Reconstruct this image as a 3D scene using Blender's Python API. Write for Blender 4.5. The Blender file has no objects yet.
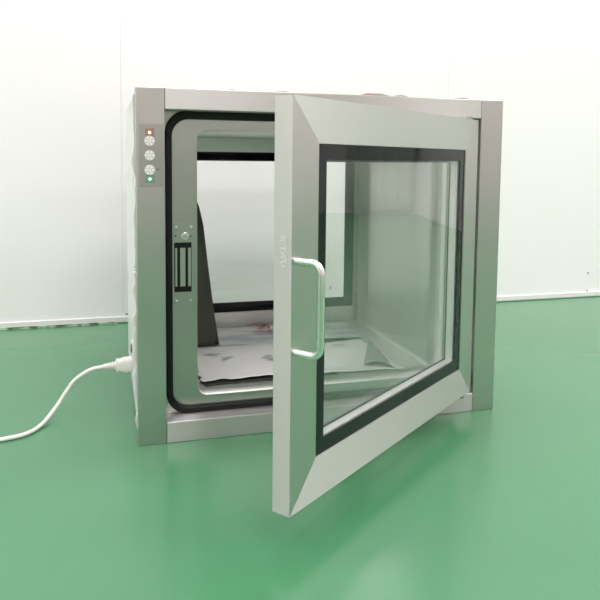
import bpy, bmesh, math, random
from mathutils import Vector, Matrix, noise
random.seed(4)
scene = bpy.context.scene
C = scene.collection

# ------------------------------------------------------------------ materials
def mat(name, col, rough=0.5, metal=0.0, spec=0.5, **k):
    m = bpy.data.materials.new(name); m.use_nodes = True
    b = m.node_tree.nodes['Principled BSDF']
    b.inputs['Base Color'].default_value = (*col, 1)
    b.inputs['Roughness'].default_value = rough
    b.inputs['Metallic'].default_value = metal
    b.inputs['Specular IOR Level'].default_value = spec
    for kk, v in k.items():
        b.inputs[kk].default_value = v
    return m

def N(m, t, **k):
    n = m.node_tree.nodes.new(t)
    for a, v in k.items(): setattr(n, a, v)
    return n
def L(m, a, b): m.node_tree.links.new(a, b)

def coords(m, scale):
    tc = N(m, 'ShaderNodeTexCoord'); mp = N(m, 'ShaderNodeMapping')
    mp.inputs['Scale'].default_value = scale
    L(m, tc.outputs['Object'], mp.inputs['Vector'])
    return mp.outputs['Vector']

def noise_mix(m, c1, c2, scale, lo=0.35, hi=0.65, detail=4):
    b = m.node_tree.nodes['Principled BSDF']
    n = N(m, 'ShaderNodeTexNoise'); n.inputs['Scale'].default_value = 1.0; n.inputs['Detail'].default_value = detail
    L(m, coords(m, scale), n.inputs['Vector'])
    r = N(m, 'ShaderNodeValToRGB')
    r.color_ramp.elements[0].position = lo; r.color_ramp.elements[0].color = (*c1, 1)
    r.color_ramp.elements[1].position = hi; r.color_ramp.elements[1].color = (*c2, 1)
    L(m, n.outputs['Fac'], r.inputs['Fac']); L(m, r.outputs['Color'], b.inputs['Base Color'])
    return n

def steel(name, col=(0.63, 0.61, 0.60), rough=0.34, aniso=0.9):
    """brushed stainless steel; the UV map's u axis runs ACROSS the brushing"""
    m = mat(name, col, rough, 1.0)
    b = m.node_tree.nodes['Principled BSDF']
    b.inputs['Anisotropic'].default_value = aniso
    t = N(m, 'ShaderNodeTangent', direction_type='UV_MAP', uv_map='grain')
    L(m, t.outputs['Tangent'], b.inputs['Tangent'])
    uv = N(m, 'ShaderNodeUVMap', uv_map='grain')
    mp = N(m, 'ShaderNodeMapping'); mp.inputs['Scale'].default_value = (900, 12, 1)
    L(m, uv.outputs['UV'], mp.inputs['Vector'])
    n = N(m, 'ShaderNodeTexNoise'); n.inputs['Scale'].default_value = 1; n.inputs['Detail'].default_value = 2
    L(m, mp.outputs['Vector'], n.inputs['Vector'])
    mr = N(m, 'ShaderNodeMapRange')
    mr.inputs['To Min'].default_value = rough - 0.05; mr.inputs['To Max'].default_value = rough + 0.05
    L(m, n.outputs['Fac'], mr.inputs['Value']); L(m, mr.outputs['Result'], b.inputs['Roughness'])
    return m

def glass(name, tint, refl=1.0):
    m = bpy.data.materials.new(name); m.use_nodes = True
    nt = m.node_tree; nt.nodes.clear()
    o = N(m, 'ShaderNodeOutputMaterial'); mx = N(m, 'ShaderNodeMixShader')
    tr = N(m, 'ShaderNodeBsdfTransparent'); tr.inputs['Color'].default_value = (*tint, 1)
    gl = N(m, 'ShaderNodeBsdfGlossy'); gl.inputs['Roughness'].default_value = 0.01
    gl.inputs['Color'].default_value = (refl, refl, refl, 1)
    lw = N(m, 'ShaderNodeLayerWeight'); lw.inputs['Blend'].default_value = 0.5     # Schlick, the same from both sides of the pane
    pw = N(m, 'ShaderNodeMath', operation='POWER'); pw.inputs[1].default_value = 5.0
    fr = N(m, 'ShaderNodeMapRange'); fr.inputs['To Min'].default_value = 0.04; fr.inputs['To Max'].default_value = 1.0
    L(m, lw.outputs['Facing'], pw.inputs[0]); L(m, pw.outputs['Value'], fr.inputs['Value'])
    L(m, fr.outputs['Result'], mx.inputs['Fac']); L(m, tr.outputs['BSDF'], mx.inputs[1]); L(m, gl.outputs['BSDF'], mx.inputs[2])
    L(m, mx.outputs['Shader'], o.inputs['Surface'])
    return m

M_STEEL = steel('brushed_steel')
M_STEEL_DOOR = steel('brushed_steel_door', (0.68, 0.66, 0.64), 0.44, 0.95)
M_CHAMBER = steel('chamber_steel', (0.74, 0.74, 0.71), 0.40, 0.4)
M_FLANGE = steel('flange_steel', (0.50, 0.51, 0.48), 0.36, 0.6)
M_HANDLE = mat('polished_steel', (0.80, 0.80, 0.78), 0.16, 1.0)
M_SPACER = mat('anodised_aluminium', (0.76, 0.76, 0.75), 0.45, 0.6)
M_GASKET = mat('black_rubber', (0.008, 0.008, 0.010), 0.42, 0.0, 0.25)
M_BLACKGLASS = mat('black_enamel_on_glass', (0.004, 0.005, 0.006), 0.04, 0.0, 0.32)
M_GLASS = glass('clear_glass', (0.985, 0.993, 0.987))
M_FILM = mat('protective_film', (0.80, 0.83, 0.81), 0.35)
noise_mix(M_FILM, (0.25, 0.26, 0.25), (0.90, 0.91, 0.90), (40, 45, 7), 0.33, 0.40)
M_FILMTOP = mat('protective_film_grey', (0.36, 0.33, 0.325), 0.4)
M_PINK = mat('pink_tape', (0.42, 0.25, 0.25), 0.5)
M_WHITEPL = mat('white_plastic', (0.86, 0.85, 0.80), 0.4)
M_DARK = mat('dark_slot', (0.01, 0.01, 0.01), 0.6)
M_BUTTON = mat('white_button', (0.86, 0.85, 0.84), 0.4)
M_SLOT = mat('button_slot', (0.45, 0.44, 0.44), 0.6)
M_PANEL = steel('panel_steel', (0.50, 0.485, 0.475), 0.36, 0.6)
M_RED = mat('red_lens_glow', (0.36, 0.19, 0.14), 0.4)  # red lamp's glow, held in the plate colour
M_GREEN = mat('green_lens_glow', (0.17, 0.30, 0.20), 0.4)  # green lamp's glow, held in the plate colour
def emit(name, col, s):
    m = mat(name, col, 0.4); b = m.node_tree.nodes['Principled BSDF']
    b.inputs['Emission Color'].default_value = (*col, 1); b.inputs['Emission Strength'].default_value = s
    return m
M_REDL = emit('lit_red_lamp', (1.0, 0.50, 0.30), 3.0)
M_GRNL = emit('lit_green_lamp', (0.45, 1.0, 0.62), 2.2)
M_WALL = mat('white_wall_panel', (0.88, 0.88, 0.87), 0.45, 0, 0.3)
M_FRONTWALL = mat('grey_far_wall', (0.60, 0.56, 0.54), 0.7)
M_CEIL = mat('white_ceiling', (0.84, 0.84, 0.83), 0.7)
M_CURTAIN = mat('pale_curtain', (0.88, 0.88, 0.85), 0.6)
M_TRIM = mat('skirting_profile', (0.78, 0.79, 0.76), 0.4)
M_DIRT = mat('dirty_sealant', (0.2, 0.2, 0.16), 0.8)
noise_mix(M_DIRT, (0.10, 0.10, 0.07), (0.50, 0.58, 0.48), (28, 1, 60), 0.42, 0.56)
M_SCREW = mat('screw_grey', (0.30, 0.28, 0.31), 0.5)
M_FLOOR = mat('green_epoxy_floor', (0.05, 0.25, 0.1), 0.24, 0, 0.5, **{'IOR': 1.75})
n = noise_mix(M_FLOOR, (0.044, 0.210, 0.085), (0.056, 0.228, 0.099), (1.3, 1.3, 1.3), 0.3, 0.7, 3)
M_CLOTH = mat('dark_grey_cloth', (0.085, 0.085, 0.077), 0.9, 0, 0.2)
M_DLAYER = mat('dark_matte', (0.03, 0.032, 0.03), 0.85)
M_SHEET = mat('white_plastic_sheet', (0.74, 0.75, 0.74), 0.42)
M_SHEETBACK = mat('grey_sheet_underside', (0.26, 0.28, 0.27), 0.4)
M_PRINTBAG = mat('bluish_plastic_bag', (0.58, 0.61, 0.64), 0.35)
noise_mix(M_PRINTBAG, (0.42, 0.45, 0.50), (0.72, 0.74, 0.75), (9, 26, 10), 0.35, 0.62)
M_REDINK = mat('red_print', (0.52, 0.08, 0.13), 0.5)
M_INK = mat('grey_print', (0.42, 0.44, 0.45), 0.5)
M_MARK = mat('pale_marking', (0.80, 0.80, 0.77), 0.6)

# ------------------------------------------------------------------ mesh tools
class MB:
    """collects faces with a grain direction each (u axis of the 'grain' map lies across it)"""
    def __init__(s): s.v = []; s.f = []; s.g = []
    def face(s, pts, g=None):
        i = len(s.v); s.v += [Vector(p) for p in pts]; s.f.append(list(range(i, i + len(pts)))); s.g.append(g)
    def build(s, name, m, parent=None, bevel=0, seg=2, smooth=False, merge=True, tf=None, angle=40):
        me = bpy.data.meshes.new(name); bm = bmesh.new()
        gl = bm.faces.layers.int.new('gid')
        keys = []
        for f, g in zip(s.f, s.g):
            try: fc = bm.faces.new([bm.verts.new(s.v[i]) for i in f])
            except ValueError: continue
            g = tuple(g) if g is not None else (0, 0, 1)
            if g not in keys: keys.append(g)
            fc[gl] = keys.index(g)
        if merge: bmesh.ops.remove_doubles(bm, verts=bm.verts, dist=1e-6)
        bmesh.ops.recalc_face_normals(bm, faces=bm.faces)
        if bevel:
            ed = [e for e in bm.edges if len(e.link_faces) == 2 and e.calc_face_angle(0) > 0.6]
            bmesh.ops.bevel(bm, geom=ed, offset=bevel, segments=seg, affect='EDGES', profile=0.5)
        uv = bm.loops.layers.uv.new('grain')
        bm.normal_update()
        for fc in bm.faces:
            g = Vector(keys[min(fc[gl], len(keys) - 1)] if keys else (0, 0, 1))
            nn = fc.normal
            g = g - nn * g.dot(nn)
            if g.length < 0.2: g = nn.orthogonal()
            g.normalize(); a = nn.cross(g)
            for lp in fc.loops: lp[uv].uv = (lp.vert.co.dot(a), lp.vert.co.dot(g))
        if tf:
            for v in bm.verts: v.co = tf(v.co)
            bmesh.ops.recalc_face_normals(bm, faces=bm.faces)
        bm.to_mesh(me); bm.free()
        o = bpy.data.objects.new(name, me); C.objects.link(o)
        for mm in (m if isinstance(m, (list, tuple)) else [m]): me.materials.append(mm)
        if smooth:
            me.polygons.foreach_set('use_smooth', [True] * len(me.polygons))
            if angle:
                try: me.set_sharp_from_angle(angle=math.radians(angle))
                except Exception: pass
        if parent is not None: attach(o, parent)
        return o
    def box(s, x0, x1, y0, y1, z0, z1, g=None):
        p = [(x, y, z) for x in (x0, x1) for y in (y0, y1) for z in (z0, z1)]
        for q in ((0,1,3,2),(4,6,7,5),(0,4,5,1),(2,3,7,6),(0,2,6,4),(1,5,7,3)): s.face([p[i] for i in q], g)
        return s
    def prism(s, poly, y0, y1, g=None):
        """polygon in (x,z) pushed from y0 to y1"""
        s.face([(x, y0, z) for x, z in poly], g); s.face([(x, y1, z) for x, z in poly], g)
        for (a, b), (c, d) in zip(poly, poly[1:] + poly[:1]):
            s.face([(a, y0, b), (c, y0, d), (c, y1, d), (a, y1, b)], g)
        return s
    def ring(s, out, inn, y0, y1, ro=0, ri=0, n=8, g=None):
        """rounded rectangular ring: out and inn are (x0,x1,z0,z1)"""
        A = rrect(*out, ro, n); B = rrect(*inn, ri, n); k = len(A)
        for i in range(k):
            j = (i + 1) % k
            for y in (y0, y1): s.face([(A[i][0], y, A[i][1]), (A[j][0], y, A[j][1]), (B[j][0], y, B[j][1]), (B[i][0], y, B[i][1])], g)
            for P in (A, B): s.face([(P[i][0], y0, P[i][1]), (P[j][0], y0, P[j][1]), (P[j][0], y1, P[j][1]), (P[i][0], y1, P[i][1])], g)
        return s
    def disc(s, x, z, r, y0, y1, n=24):
        return s.prism([(x + r * math.cos(2*math.pi*i/n), z + r * math.sin(2*math.pi*i/n)) for i in range(n)], y0, y1)
    def tube(s, path, r, n=12, r_of=None):
        P = [Vector(p) for p in path]; rings = []; up = None
        for i, p in enumerate(P):
            t = (P[min(i+1, len(P)-1)] - P[max(i-1, 0)]).normalized()
            if up is None: up = t.orthogonal().normalized()
            up = (up - t * up.dot(t)).normalized(); w = t.cross(up)
            rr = r_of(i / (len(P)-1)) if r_of else r
            rings.append([p + (up * math.cos(2*math.pi*k/n) + w * math.sin(2*math.pi*k/n)) * rr for k in range(n)])
        for a, b in zip(rings, rings[1:]):
            for k in range(n): s.face([a[k], a[(k+1) % n], b[(k+1) % n], b[k]])
        s.face(rings[0]); s.face(rings[-1])
        return s

def rrect(x0, x1, z0, z1, r, n):
    o = []                                  # r: one radius, or (top right, top left, bottom left, bottom right)
    q = [max(a, 1e-5) for a in (r if isinstance(r, tuple) else (r,)*4)]
    for cx, cz, a, r in ((x1-q[0], z1-q[0], 0, q[0]), (x0+q[1], z1-q[1], 90, q[1]), (x0+q[2], z0+q[2], 180, q[2]), (x1-q[3], z0+q[3], 270, q[3])):
        for i in range(n + 1):
            t = math.radians(a + 90 * i / n); o.append((cx + r*math.cos(t), cz + r*math.sin(t)))
    return o

def catmull(P, k=10):
    P = [Vector(p) for p in P]; P = [P[0]*2-P[1]] + P + [P[-1]*2-P[-2]]; o = []
    for i in range(1, len(P)-2):
        a, b, c, d = P[i-1:i+3]
        for j in range(k):
            t = j/k
            o.append(0.5*((2*b)+(c-a)*t+(2*a-5*b+4*c-d)*t*t+(3*b-a-3*c+d)*t**3))
    return o + [P[-2]]

def attach(o, p):
    o.parent = p
    if p.parent is None: o.matrix_parent_inverse = Matrix.Translation(p.location).inverted()
def thing(name, label, cat, loc, group=None):
    o = bpy.data.objects.new(name, None); C.objects.link(o); o.location = loc; o.empty_display_size = 0.05
    return tag(o, label, cat, group)
def tag(o, label, cat, group=None):
    o['label'] = label; o['category'] = cat
    if group: o['group'] = group
    return o
def struct(o): o['kind'] = 'structure'; return o

# ------------------------------------------------------------------ the room
XL, XR, YB, YF, ZC = -3.2, 6.2, 1.009, -4.6, 3.1
struct(MB().box(XL, XR, YF, YB, -0.05, 0).build('floor', M_FLOOR))
struct(MB().box(XL, XR, YF, YB, ZC, ZC+0.05).build('ceiling', M_CEIL))
bw = MB()
xs = [XL, -1.17, 0.0, 1.17, 2.34, 3.51, 4.68, XR]
for a, b in zip(xs, xs[1:]): bw.box(a + 0.0002, b - 0.0002, YB, YB + 0.05, 0, ZC)
struct(bw.build('wall_back', M_WALL, bevel=0.0008, seg=1))
struct(MB().box(XL-0.05, XL, YF, YB, 0, ZC).build('wall_left', M_WALL))
rw = MB()
ys = [YF, -3.5, -2.4, -1.3, -0.2, YB]
for a, b in zip(ys, ys[1:]): rw.box(XR, XR+0.05, a + 0.004, b - 0.004, 0, ZC)
struct(rw.build('wall_right', M_WALL))
struct(MB().box(XL, XR, YF-0.05, YF, 0, ZC).build('wall_front', M_FRONTWALL))
struct(MB().box(XL, XR, YB-0.006, YB, 0.003, 0.022).build('baseboard_back', M_TRIM, bevel=0.002))
struct(MB().box(XL, -0.02, YB-0.0075, YB-0.0055, 0.0, 0.006).build('trim_1', M_DIRT))
for x, z, lab in ((0.010, 0.016+0.012, 'tiny grey screw low on the white wall left of the steel box'),
                  (1.818, 0.098, 'upper of two tiny grey screws on the white wall right of the steel box'),
                  (1.817, 0.026, 'lower of two tiny grey screws on the white wall right of the steel box')):
    tag(MB().disc(x, z, 0.004, YB-0.0015, YB, 16).build('wall_screw', M_SCREW, bevel=0.0006), lab, 'screw', 'wall screws')

# curtain on the far right, which the door glass mirrors
cu = MB(); n = 150
pts = []
for i in range(n+1):
    t = i/n; pts.append((6.06 + 0.006*math.sin(t*75) + 0.010*math.sin(t*31+1), 0.30 + 0.66*t))
for (a, b), (c, d) in zip(pts, pts[1:]):
    cu.face([(a, b, 0.05), (c, d, 0.05), (c, d, 2.3), (a, b, 2.3)])
o = cu.build('curtain', M_CURTAIN, None, smooth=True, angle=0)
o.modifiers.new('thick', 'SOLIDIFY').thickness = 0.002
tag(o, 'pale hanging curtain whose folds show mirrored in the glass of the open door', 'curtain')
MB().box(6.05, 6.08, 0.25, 0.99, 2.3, 2.33).build('curtain_rail', M_HANDLE, o)
MB().box(6.075, XR, 0.60, 0.63, 2.305, 2.325).build('rail_bracket', M_HANDLE, o)

# ------------------------------------------------------------------ the pass box
W, H, SW, RT, RB = 0.76, 0.6730, 0.052, 0.0397, 0.0407
R = 0.047                                  # plane of the recessed flange behind the front frame
XC0, XC1, ZC0, ZC1, D = 0.1170, 0.6570, 0.0712, 0.5998, 0.5776
DB = 0.625                                 # back of the body
VZ, HX = (0, 0, 1), (1, 0, 0)
box = thing('pass_box', 'stainless steel pass-through cabinet with open glazed door on the green floor', 'pass box', (0.38, 0.31, 0))

for x0, x1 in ((0, SW), (W-SW, W)):
    MB().box(x0, x1, 0, 0.046, 0, H, VZ).build('stile', M_STEEL, box, 0.0016)
MB().box(SW+0.0004, W-SW-0.0004, 0, 0.046, H-RT, H, HX).build('top_rail', M_STEEL, box, 0.0014)
MB().box(SW+0.0004, W-SW-0.0004, 0, 0.046, 0, RB, HX).build('bottom_rail', M_STEEL, box, 0.0014)

# outer shell (white protective film still on the sides)
MB().ring((0.002, W-0.002, 0.003, H-0.003), (0.005, W-0.005, 0.006, H-0.006), 0.046, DB, 0.003, 0.002, 3).build('outer_shell', M_FILM, box)
# recessed front flange, gasket and pressed chamber
MB().ring((0.03, W-0.03, 0.02, H-0.02), (XC0, XC1, ZC0, ZC1), R, R+0.002, 0.002, (0.010, 0.022, 0.022, 0.010), 10, VZ).build('front_flange', M_FLANGE, box)
MB().ring((0.0555, W-0.0555, 0.0393, 0.6355), (0.0685, W-0.0685, 0.0525, 0.6185), R-0.010, R, 0.044, 0.033, 12).build('gasket', M_GASKET, box, 0.0035, 3, True)
ch = MB()
for A, y0, y1 in ((rrect(XC0, XC1, ZC0, ZC1, (0.012, 0.022, 0.022, 0.010), 10), R + 0.001, D),):
    k = len(A); st = [y0 + (y1-y0)*i/6 for i in range(7)]
    for ya, yb in zip(st, st[1:]):
        for i in range(k):
            j = (i+1) % k
            ch.face([(A[i][0], ya, A[i][1]), (A[j][0], ya, A[j][1]), (A[j][0], yb, A[j][1]), (A[i][0], yb, A[i][1])], (0, 1, 0))
o = ch.build('chamber', M_CHAMBER, box, smooth=True)
md = o.modifiers.new('thick', 'SOLIDIFY'); md.thickness = 0.002; md.offset = 1
BW = (0.1238, 0.6437, 0.1149, 0.5624)      # opening of the rear window
MB().ring((XC0-0.03, XC1+0.03, ZC0-0.03, ZC1+0.03), BW, D, D+0.003, 0.002, 0.004, 8, HX).build('rear_flange', M_CHAMBER, box)

# rear door seen from inside
rd = MB(); 
for p in ([(SW, RB), (W-SW, RB), (BW[1], BW[2]), (BW[0], BW[2])], [(SW, H-RT), (BW[0], BW[3]), (BW[1], BW[3]), (W-SW, H-RT)]): rd.prism(p, D+0.012, DB+0.004, HX)
for p in ([(SW, RB), (BW[0], BW[2]), (BW[0], BW[3]), (SW, H-RT)], [(W-SW, RB), (W-SW, H-RT), (BW[1], BW[3]), (BW[1], BW[2])]): rd.prism(p, D+0.012, DB+0.004, VZ)
rear = rd.build('rear_door', M_STEEL_DOOR, box)
MB().box(BW[0], BW[1], D+0.006, D+0.011, BW[2], BW[3]).build('glass_pane', M_GLASS, rear)
MB().ring(BW, (0.152, 0.6158, 0.142, 0.5377), D+0.0035, D+0.0055, 0.004, 0.002, 4).build('window_border', M_BLACKGLASS, rear)
st = MB()
for a, b, c, d in ((0.571, 0.5795, 0.1665, 0.1685), (0.5735, 0.577, 0.170, 0.1735), (0.572, 0.5785, 0.1745, 0.176)): st.box(a, b, D+0.0052, D+0.0059, c, d)
st.build('sticker', M_SCREW, rear)

# control panel on the left stile
cp = MB().box(0.0055, 0.0485, -0.0012, 0.0005, 0.4903, 0.6055, VZ).build('control_panel', M_PANEL, box, 0.0004, 1)
def lamp(z, lens, glow, lab):
    o = MB().box(0.0165, 0.0325, -0.0018, -0.0011, z-0.0075, z+0.0075).build('lens_glow', lens, cp, 0.0005); o['label'] = lab  # flat tinted plate paints the lamp's glow on the panel
    o2 = MB()
    c = Vector((0.0245, -0.0018, z)); nu, nv, r = 14, 5, 0.0026
    for i in range(nu):
        for j in range(nv):
            q = []
            for a, b in ((i, j), (i+1, j), (i+1, j+1), (i, j+1)):
                t, f = 2*math.pi*a/nu, math.pi/2*b/nv
                q.append(c + Vector((r*math.cos(t)*math.cos(f), -r*0.7*math.sin(f), r*math.sin(t)*math.cos(f))))
            o2.face(q if j < nv-1 else q[:3])
    o3 = o2.build('indicator_lamp', glow, cp, smooth=True); o3['label'] = lab.replace('lens', 'lamp')
lamp(0.590, M_RED, M_REDL, 'lit red lens with its glow painted around it at the top of the control panel')
lamp(0.505, M_GREEN, M_GRNL, 'lit green lens with its glow painted around it at the foot of the control panel')
for z in (0.5746, 0.5481, 0.5216):
    b = MB().disc(0.0242, z, 0.0092, -0.0032, -0.001, 28)
    s_ = MB()
    for k in range(6):
        a = math.radians(60*k + 30); ca, sa = math.cos(a), math.sin(a)
        for r0, r1, w in ((0.0025, 0.0046, 0.0008), (0.0058, 0.0078, 0.0011)):
            s_.prism([(0.0242+ca*r0-sa*w, z+sa*r0+ca*w), (0.0242+ca*r1-sa*w, z+sa*r1+ca*w), (0.0242+ca*r1+sa*w, z+sa*r1-ca*w), (0.0242+ca*r0+sa*w, z+sa*r0-ca*w)], -0.0035, -0.0031)
    i0 = len(b.f)
    o = b.build('push_button', M_BUTTON, cp, 0.0006)
    # the slots are pressed into the button face: same mesh, darker material
    bm = bmesh.new(); bm.from_mesh(o.data)
    n0 = len(bm.faces)
    for f in s_.f: bm.faces.new([bm.verts.new(s_.v[i]) for i in f]).material_index = 1
    bmesh.ops.recalc_face_normals(bm, faces=bm.faces); bm.to_mesh(o.data); bm.free(); o.data.materials.append(M_SLOT)
MB().disc(0.0392, 0.5226, 0.0015, -0.0016, -0.001, 12).build('pin_hole', M_DARK, cp)

# electromagnetic lock set in the flange
ml = MB().box(0.0675, 0.1172, R-0.0018, R+0.0005, 0.2578, 0.4192, VZ).build('magnetic_lock', M_FLANGE, box, 0.0005, 1)
MB().box(0.0722, 0.1056, R-0.0024, R-0.0015, 0.2832, 0.3805).build('coil_housing', M_GASKET, ml)
for x0, x1 in ((0.0743, 0.0778), (0.0836, 0.0936), (0.0990, 0.1042)):
    MB().box(x0, x1, R-0.0030, R-0.0022, 0.2942, 0.3700, VZ).build('magnet_bar', M_STEEL, ml)
kl = MB().disc(0.0930, 0.3928, 0.0076, R-0.0045, R-0.0015, 24).build('key_switch', M_HANDLE, ml, 0.0008)
MB().box(0.089, 0.097, R-0.0049, R-0.0043, 0.3918, 0.3938).build('key_slot', M_SCREW, ml)
for x, z in ((0.0762, 0.4107), (0.1050, 0.4107), (0.0762, 0.2655), (0.1030, 0.2655)):
    MB().disc(x, z, 0.0026, R-0.0032, R-0.0015, 14).build('screw', M_HANDLE, ml, 0.0004)
for x, z in ((0.0748, 0.3935), (0.1040, 0.3925)):
    MB().disc(x, z, 0.0016, R-0.0023, R-0.0015, 12).build('screw_hole', M_DARK, ml)

# ------------------------------------------------------------------ the open front door
TH, PX, PY = 0.6645, 0.689, -0.0212
ct, sn = math.cos(TH), math.sin(TH)
def dt(p):
    u, v, z = p
    return Vector((PX - u*ct - v*sn, PY - u*sn + v*ct, z))
WD, T, Z0, Z1, FM, BK = 0.6457, 0.0295, 0.0541, 0.6283, 0.0621, 0.0228
def mitre(m, bev):
    pass
g = 0.00025
a0, a1, b0, b1 = FM, WD-FM, Z0+FM, Z1-FM
dm = MB()
dm.prism([(0+g, Z0), (WD-g, Z0), (a1-g, b0), (a0+g, b0)], 0, T, HX)
dm.prism([(0+g, Z1), (a0+g, b1), (a1-g, b1), (WD-g, Z1)], 0, T, HX)
dm.prism([(0, Z0+g), (a0, b0+g), (a0, b1-g), (0, Z1-g)], 0, T, VZ)
dm.prism([(WD, Z0+g), (WD, Z1-g), (a1, b1-g), (a1, b0+g)], 0, T, VZ)
dm.g[-4] = (0, 1, 0)      # the narrow free edge is brushed crosswise
door = dm.build('door', M_STEEL_DOOR, box, 0.0012, 2, merge=False, tf=dt)
E_ = 0.0004
inner = (a0+E_, a1-E_, b0+E_, b1-E_)
clear = (a0+BK, a1-BK, b0+BK, b1-BK)
MB().box(a0+E_, a1-E_, 0.0032, 0.0072, b0+E_, b1-E_).build('glass_pane', M_GLASS, door, tf=dt)
MB().ring(inner, clear, 0.0022, 0.0030, 0.0005, 0.001, 2).build('window_border', M_BLACKGLASS, door, tf=dt)
sp = 0.010
MB().ring((clear[0]-sp, clear[1]+sp, clear[2]-sp, clear[3]+sp), clear, 0.0074, 0.0225, 0.001, 0.001, 2).build('spacer_frame', M_SPACER, door, tf=dt)
MB().box(a0+E_, a1-E_, 0.0232, 0.0272, b0+E_, b1-E_).build('glass_pane', M_GLASS, door, tf=dt)
MB().ring((clear[0]-sp, clear[1]+sp, clear[2]-sp, clear[3]+sp), (clear[0]+0.003, clear[1]-0.003, clear[2]+0.003, clear[3]-0.003), 0.0226, 0.0231, 0.001, 0.001, 2).build('inner_border', M_GASKET, door, tf=dt)
# handle
u, hh, r = 0.637, 0.042, 0.0052
zt, zb, cr = 0.408, 0.283, 0.014
pts = [(u, 0.0, zt), (u, -hh+cr, zt)]
for i in range(1, 7):
    a = math.radians(90*i/6); pts.append((u, -hh+cr-cr*math.sin(a), zt-cr+cr*math.cos(a)))
for i in range(0, 7):
    a = math.radians(90*i/6); pts.append((u, -hh+cr-cr*math.cos(a), zb+cr-cr*math.sin(a)))
pts += [(u, 0.0, zb)]
MB().tube(pts, r, 16).build('handle', M_HANDLE, door, smooth=True, tf=dt)
# faint vertical lettering on the free edge of the door, drawn as raised strokes
mk = MB()
def stroke(a, b, w=0.0011):
    (v0, z0), (v1, z1) = a, b; d = Vector((v1-v0, z1-z0)).normalized(); n_ = Vector((-d.y, d.x))*w
    P = [(v0+n_.x, z0+n_.y), (v1+n_.x, z1+n_.y), (v1-n_.x, z1-n_.y), (v0-n_.x, z0-n_.y)]
    for x in (WD+0.0004,): mk.face([(x, v, z) for v, z in P])
zz = 0.441
for (p, q) in (((.011, 0), (.020, -.004)), ((.020, -.004), (.011, -.006)), ((.019, 0.001), (.019, -.013)),
               ((.011, -.016), (.020, -.016)), ((.020, -.011), (.020, -.022)), ((.011, -.021), (.020, -.026)), ((.012, -.028), (.020, -.028)),
               ((.020, -.028), (.020, -.036)), ((.011, -.036), (.020, -.032)), ((.012, -.040), (.019, -.040))):
    stroke((T-p[0]+0.0, zz+p[1]), (T-q[0]+0.0, zz+q[1]))
mk.build('edge_lettering', M_MARK, door, tf=dt)
# pivot hinges at top and bottom of the hinge side
for z0_, z1_ in ((Z1, H-RT+0.002), (RB-0.002, Z0)):
    hg = MB(); k = 16
    ps = [(0.012 + 0.006*math.cos(2*math.pi*i/k), 0.015 + 0.006*math.sin(2*math.pi*i/k)) for i in range(k)]
    hg.face([(a, b, z0_) for a, b in ps]); hg.face([(a, b, z1_) for a, b in ps])
    for i in range(k):
        (a, b), (c, d) = ps[i], ps[(i+1) % k]
        hg.face([(a, b, z0_), (c, d, z0_), (c, d, z1_), (a, b, z1_)])
    hg.build('hinge_pin', M_SCREW, door, tf=dt)

# ------------------------------------------------------------------ torn protective film along the edges
def crinkle(name, m, base, out, n, wid, amp, seed, lab=None):
    """ragged ribbon that starts on a line and stands off it by a noisy amount"""
    b = MB(); A = []
    for i in range(n+1):
        t = i/n; p = Vector(base(t)); e = max(0.0004, amp(t) * (0.55 + 0.9*noise.noise(Vector((t*wid, seed, 0)))))
        q = p + Vector(out)*e; w = Vector((0, 0.012 + 0.006*noise.noise(Vector((t*wid*0.7, seed+5, 1))), 0))
        A.append((p, q, q+w, p+w*1.6))
    for s, t in zip(A, A[1:]):
        for k in range(3): b.face([s[k], s[k+1], t[k+1], t[k]])
    o = b.build(name, m, box, smooth=True, angle=60)
    sd = o.modifiers.new('thick', 'SOLIDIFY'); sd.thickness = 0.0006
    if lab: o['label'] = lab
    return o
crinkle('protective_film', M_FILM, lambda t: (0.001, 0.03, 0.02+0.31*t), (-1, 0, 0), 60, 14, lambda t: 0.012*(0.5+0.5*math.sin(3.1*t)), 3.3, 'torn white film on the left edge')
crinkle('protective_film', M_FILM, lambda t: (0.001, 0.03, 0.335+0.33*t), (-1, 0, 0), 60, 9, lambda t: 0.0075, 9.1, 'loose white film along the upper left edge')
crinkle('protective_film', M_FILMTOP, lambda t: (0.47+0.235*t, 0.03, H-0.003), (0, 0, 1), 50, 5, lambda t: 0.010+0.012*max(0, math.sin(7.5*t))**2, 1.7, 'grey film curling over the top edge')
crinkle('protective_film', M_FILMTOP, lambda t: (0.09+0.22*t, 0.03, H-0.003), (0, 0, 1), 40, 6, lambda t: 0.010*math.sin(3.14*t)+0.005, 6.4, 'grey film curling over the top edge')
crinkle('pink_tape', M_PINK, lambda t: (0.445+0.04*t, 0.028, H-0.003), (0, 0, 1), 12, 3, lambda t: 0.0105, 2.4, 'pink tape on the top edge')
crinkle('protective_film', M_FILMTOP, lambda t: (W-0.003, 0.03, 0.02+0.42*t), (1, 0, 0), 60, 12, lambda t: 0.005+0.005*max(0, math.sin(t*11)), 7.7, 'ragged film on the right edge')
wl = catmull([(W-0.004, 0.03, 0.432), (W+0.004, 0.03, 0.452), (W+0.007, 0.03, 0.444), (W+0.003, 0.03, 0.425), (W+0.002, 0.03, 0.402), (W-0.004, 0.03, 0.392)], 6)
MB().tube(wl, 0.0009, 8).build('tie_wire', M_SCREW, box, smooth=True)

# power inlet on the left side
pi_ = MB().box(-0.004, 0.003, 0.178, 0.222, 0.078, 0.150).build('power_inlet', M_WHITEPL, box, 0.002)
MB().box(-0.0062, -0.0038, 0.188, 0.212, 0.127, 0.141).build('rocker_switch', M_DARK, pi_, 0.0008)

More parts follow.
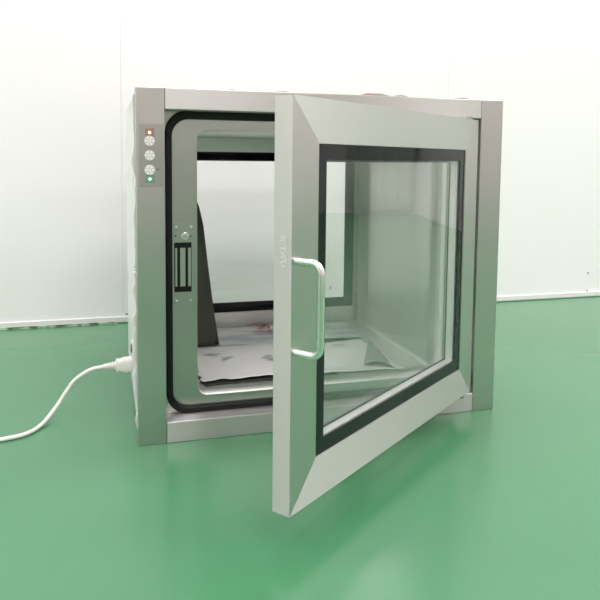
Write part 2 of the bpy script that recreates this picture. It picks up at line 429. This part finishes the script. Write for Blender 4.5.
# ------------------------------------------------------------------ power cord
cord = thing('power_cord', 'cream white power cord plugged into the steel box and trailing over the floor', 'cord', (-0.25, 0.1, 0))
pl = MB()
prof = [(-0.0045, 0.0165, 0.013), (-0.020, 0.0155, 0.0125), (-0.0315, 0.0125, 0.011), (-0.033, 0.0135, 0.012), (-0.0365, 0.0135, 0.012), (-0.038, 0.009, 0.009)]
rings = []
for x, hz, hy in prof:
    rr = rrect(-hy, hy, -hz, hz, min(hz, hy)*0.6, 4); rings.append([(x, 0.2+a, 0.1+b) for a, b in rr])
for A, B in zip(rings, rings[1:]):
    for i in range(len(A)): pl.face([A[i], A[(i+1) % len(A)], B[(i+1) % len(A)], B[i]])
pl.face(rings[0]); pl.face(rings[-1])
plug = pl.build('plug', M_WHITEPL, cord, smooth=True)
sr = MB()
for k in range(5): 
    x = -0.040 - 0.0055*k; sr.tube([(x+0.003, 0.2, 0.1-0.0003*k), (x-0.001, 0.2, 0.1-0.0003*k)], 0.0085-0.0007*k, 14)
sr.tube([(-0.037, 0.2, 0.1), (-0.064, 0.2, 0.0985)], 0.0048, 12)
sr.build('strain_relief', M_WHITEPL, plug, smooth=True)
cp_ = catmull([(-0.060, 0.2, 0.0990), (-0.0905, 0.2, 0.0936), (-0.1211, 0.2, 0.0744), (-0.1385, 0.199, 0.052), (-0.1517, 0.196, 0.032), (-0.1690, 0.180, 0.0125), (-0.1860, 0.1400, 0.0052), (-0.2090, 0.1050, 0.0046), (-0.2500, 0.0890, 0.0044), (-0.32, 0.078, 0.0044), (-0.45, 0.07, 0.0044), (-0.7, 0.02, 0.0044)], 10)
MB().tube(cp_, 0.0041, 12).build('cable', M_WHITEPL, cord, smooth=True)

# ------------------------------------------------------------------ things lying in the chamber
def lerp(P, t):
    for (a, va), (b, vb) in zip(P, P[1:]):
        if t <= b: return va + (vb-va)*(t-a)/(b-a)
    return P[-1][1]
def sheet(name, m, x0, x1, front, back, z, wav, seed, n=60, k=30, lx=0.006, thick=0.0008, front_lift=None):
    b = MB(); G = []
    for i in range(n+1):
        s = i/n; x_ = x0 + (x1-x0)*s; row = []
        for j in range(k+1):
            t = j/k; y = front(x_)*(1-t) + back(x_)*t
            x = x_
            if i == 0 or i == n: x += lx*noise.noise(Vector((y*45, seed, 2)))
            h = z + wav*(0.5+0.5*noise.noise(Vector((x*13, y*16, seed)))) + 0.3*wav*abs(noise.noise(Vector((x*40, y*30, seed+3))))
            if front_lift: h += front_lift(x)*max(0, 1-t*6)
            row.append((x, y, h))
        G.append(row)
    for A, B in zip(G, G[1:]):
        for j in range(k): b.face([A[j], A[j+1], B[j+1], B[j]])
    o = b.build(name, m, None, smooth=True, angle=0)
    sd = o.modifiers.new('thick', 'SOLIDIFY'); sd.thickness = thick; sd.offset = 1
    return o
ZF = ZC0 + 0.0006
wob = lambda x, s, a: a*noise.noise(Vector((x*38, s, 0))) + a*0.5*noise.noise(Vector((x*90, s, 4)))
dlayer = sheet('dark_layer', M_DLAYER, 0.136, 0.43, lambda x: lerp(((0.13, 0.094), (0.165, 0.100), (0.30, 0.104), (0.43, 0.104)), x) + wob(x, 8, 0.003), lambda x: 0.30, ZF, 0.0012, 4.4)  # thin dark layer reaching just past the white sheet's front edge
tag(dlayer, 'dark liner peeking out under the front edge of the white plastic sheet in the cabinet', 'layer')
zA = ZF + 0.0034
ws = thing('plastic_sheet', 'white plastic sheet spread over the front of the cabinet floor', 'sheet', (0.35, 0.22, ZF))
fr = lambda x: lerp(((0.12, 0.100), (0.16, 0.112), (0.175, 0.118), (0.20, 0.108), (0.285, 0.116), (0.405, 0.104), (0.5615, 0.088), (0.6, 0.088)), x) + wob(x, 1, 0.004)
bk = lambda x: lerp(((0.12, 0.375), (0.35, 0.372), (0.48, 0.337), (0.6, 0.36)), x) + wob(x, 2, 0.004)
o = sheet('sheet', M_SHEET, 0.135, 0.585, fr, bk, zA, 0.003, 1.1, front_lift=lambda x: 0.002+0.002*noise.noise(Vector((x*22, 3, 3)))); attach(o, ws)
# folded-back corner near the right side
fl = MB(); P0, P1, P2 = Vector((0.602, 0.345, zA+0.004)), Vector((0.563, 0.090, zA+0.004)), Vector((0.505, 0.130, zA+0.006))
n = 14
def fp(i, j):
    a, b = i/n, j/n
    p = P0*(1-a) + (P1*(1-b) + P2*b)*a
    p.z += 0.016*math.sin(math.pi*b)*a*(1-0.3*a) + 0.003*noise.noise(p*40)
    return p
for i in range(n):
    for j in range(n):
        q = [fp(i, j), fp(i+1, j), fp(i+1, j+1), fp(i, j+1)]
        fl.face(q if i else q[:3])
o = fl.build('folded_corner', M_SHEETBACK, ws, smooth=True, angle=0); o['label'] = 'grey folded-over corner'
sd = o.modifiers.new('thick', 'SOLIDIFY'); sd.thickness = 0.0006; sd.offset = 1
def blot(mb, x, y, z, rx, ry, seed):
    pts = []
    for i in range(18):
        a = 2*math.pi*i/18; r = 1 + 0.5*noise.noise(Vector((math.cos(a)*2, math.sin(a)*2, seed)))
        pts.append((x + rx*r*math.cos(a), y + ry*r*math.sin(a), z))
    mb.face(pts)
for x, y in ((0.19, 0.305), (0.215, 0.262), (0.30, 0.25), (0.315, 0.225), (0.345, 0.235), (0.50, 0.30)):
    ik = MB()
    for k in range(3): blot(ik, x + random.uniform(-.012, .012), y + random.uniform(-.01, .01), zA + 0.0052, random.uniform(.006, .012), random.uniform(.002, .005), x*50+k)
    ik.build('grey_print', M_INK, ws)

pb = thing('printed_plastic_bag', 'crumpled bluish plastic bag with red print at the back of the cabinet floor', 'bag', (0.42, 0.47, ZF))
zB = ZF + 0.002
o = sheet('bag', M_PRINTBAG, 0.215, 0.600, lambda x: 0.372 + wob(x, 5, 0.004), lambda x: lerp(((0.2, 0.50), (0.29, 0.555), (0.4, 0.568), (0.6, 0.535)), x) + wob(x, 6, 0.006), zB, 0.006, 6.6, thick=0.001); attach(o, pb)
rp = MB()
def brush(x0, y0, x1, y1, w):
    d = Vector((x1-x0, y1-y0)); d.normalize(); nn = Vector((-d.y, d.x))*w
    q = [(x0+nn.x, y0+nn.y, zB+0.0095), (x1+nn.x*.7, y1+nn.y*.7, zB+0.0095), (x1-nn.x, y1-nn.y, zB+0.0095), (x0-nn.x*.6, y0-nn.y*.6, zB+0.0095)]
    rp.face(q)
for i in range(26):
    x, y = random.uniform(0.315, 0.435), random.uniform(0.455, 0.545)
    a = random.choice((0.3, -0.5, 0.1, 1.4)); l = random.uniform(0.010, 0.028)
    brush(x, y, x + l*math.cos(a), y + l*math.sin(a), random.uniform(0.0035, 0.0075))
rp.build('red_print', M_REDINK, pb)['label'] = 'red printed lettering'

# dark cloth leaning against the left chamber wall
cl = MB(); n, k = 26, 28
def edge(z): return lerp(((0.078, 0.2185), (0.157, 0.2069), (0.261, 0.1943), (0.376, 0.1818), (0.432, 0.1694), (0.47, 0.140)), z)
rows = []
for i in range(n+1):
    z = ZF + 0.001 + (0.465-ZF)*i/n; e = edge(z); f = 1 - 0.55*(i/n); row = []
    for j in range(k+1):
        a = math.pi*j/k
        x = 0.124 + (e-0.124)*math.sin(a)**0.8 * (1 + 0.03*math.sin(a*9)*f); y = 0.43 - 0.05*f*math.cos(a)
        row.append((x, y, z))
    rows.append(row)
for A, B in zip(rows, rows[1:]):
    for j in range(k): cl.face([A[j], A[j+1], B[j+1], B[j]])
o = cl.build('cloth', M_CLOTH, None, smooth=True, angle=50)
sd = o.modifiers.new('thick', 'SOLIDIFY'); sd.thickness = 0.002; sd.offset = -1
tag(o, 'dark grey cloth draped against the left inside wall of the cabinet', 'cloth')

# ------------------------------------------------------------------ light
def area(x, y, sx, sy, p, col=(1, 0.885, 0.945)):
    l = bpy.data.lights.new('ceiling_lamp', 'AREA'); l.shape = 'RECTANGLE'; l.size = sx; l.size_y = sy; l.energy = p; l.color = col
    o = bpy.data.objects.new('ceiling_lamp', l); C.objects.link(o); o.location = (x, y, ZC-0.02)
for x in (-1.7, 0.5, 2.7, 4.9):
    for y in (-3.4, -1.5, 0.35): area(x, y, 1.2, 0.6, 27)
w = bpy.data.worlds.new('world'); scene.world = w; w.use_nodes = True
w.node_tree.nodes['Background'].inputs['Color'].default_value = (0.8, 0.85, 0.9, 1)
w.node_tree.nodes['Background'].inputs['Strength'].default_value = 0.3

# ------------------------------------------------------------------ camera
yaw, pitch, roll = 0.2857, 0.0826, 0.0102
F, UX, UY = 680.7489, 303.6758, 215.9507
cy, sy, cp2, sp2, cr2, sr2 = math.cos(yaw), math.sin(yaw), math.cos(pitch), math.sin(pitch), math.cos(roll), math.sin(roll)
fwd = Vector((sy*cp2, cy*cp2, -sp2)); right = Vector((cy, -sy, 0)); up = right.cross(fwd)
r2 = right*cr2 + up*sr2; u2 = up*cr2 - right*sr2
cam = bpy.data.cameras.new('camera'); co = bpy.data.objects.new('camera', cam); C.objects.link(co)
mw = Matrix.Identity(4)
for i in range(3): mw[i][0] = r2[i]; mw[i][1] = u2[i]; mw[i][2] = -fwd[i]
mw[0][3], mw[1][3], mw[2][3] = -0.0567, -1.2829, 0.5435
co.matrix_world = mw
cam.sensor_width = 36; cam.lens = F*36/600
cam.shift_x = (300-UX)/600; cam.shift_y = (UY-300)/600
cam.clip_start = 0.01
scene.camera = co
scene.view_settings.view_transform = 'Standard'; scene.view_settings.look = 'None'
scene.view_settings.gamma = 1; scene.view_settings.use_curve_mapping = False
scene.view_settings.exposure = 0.17
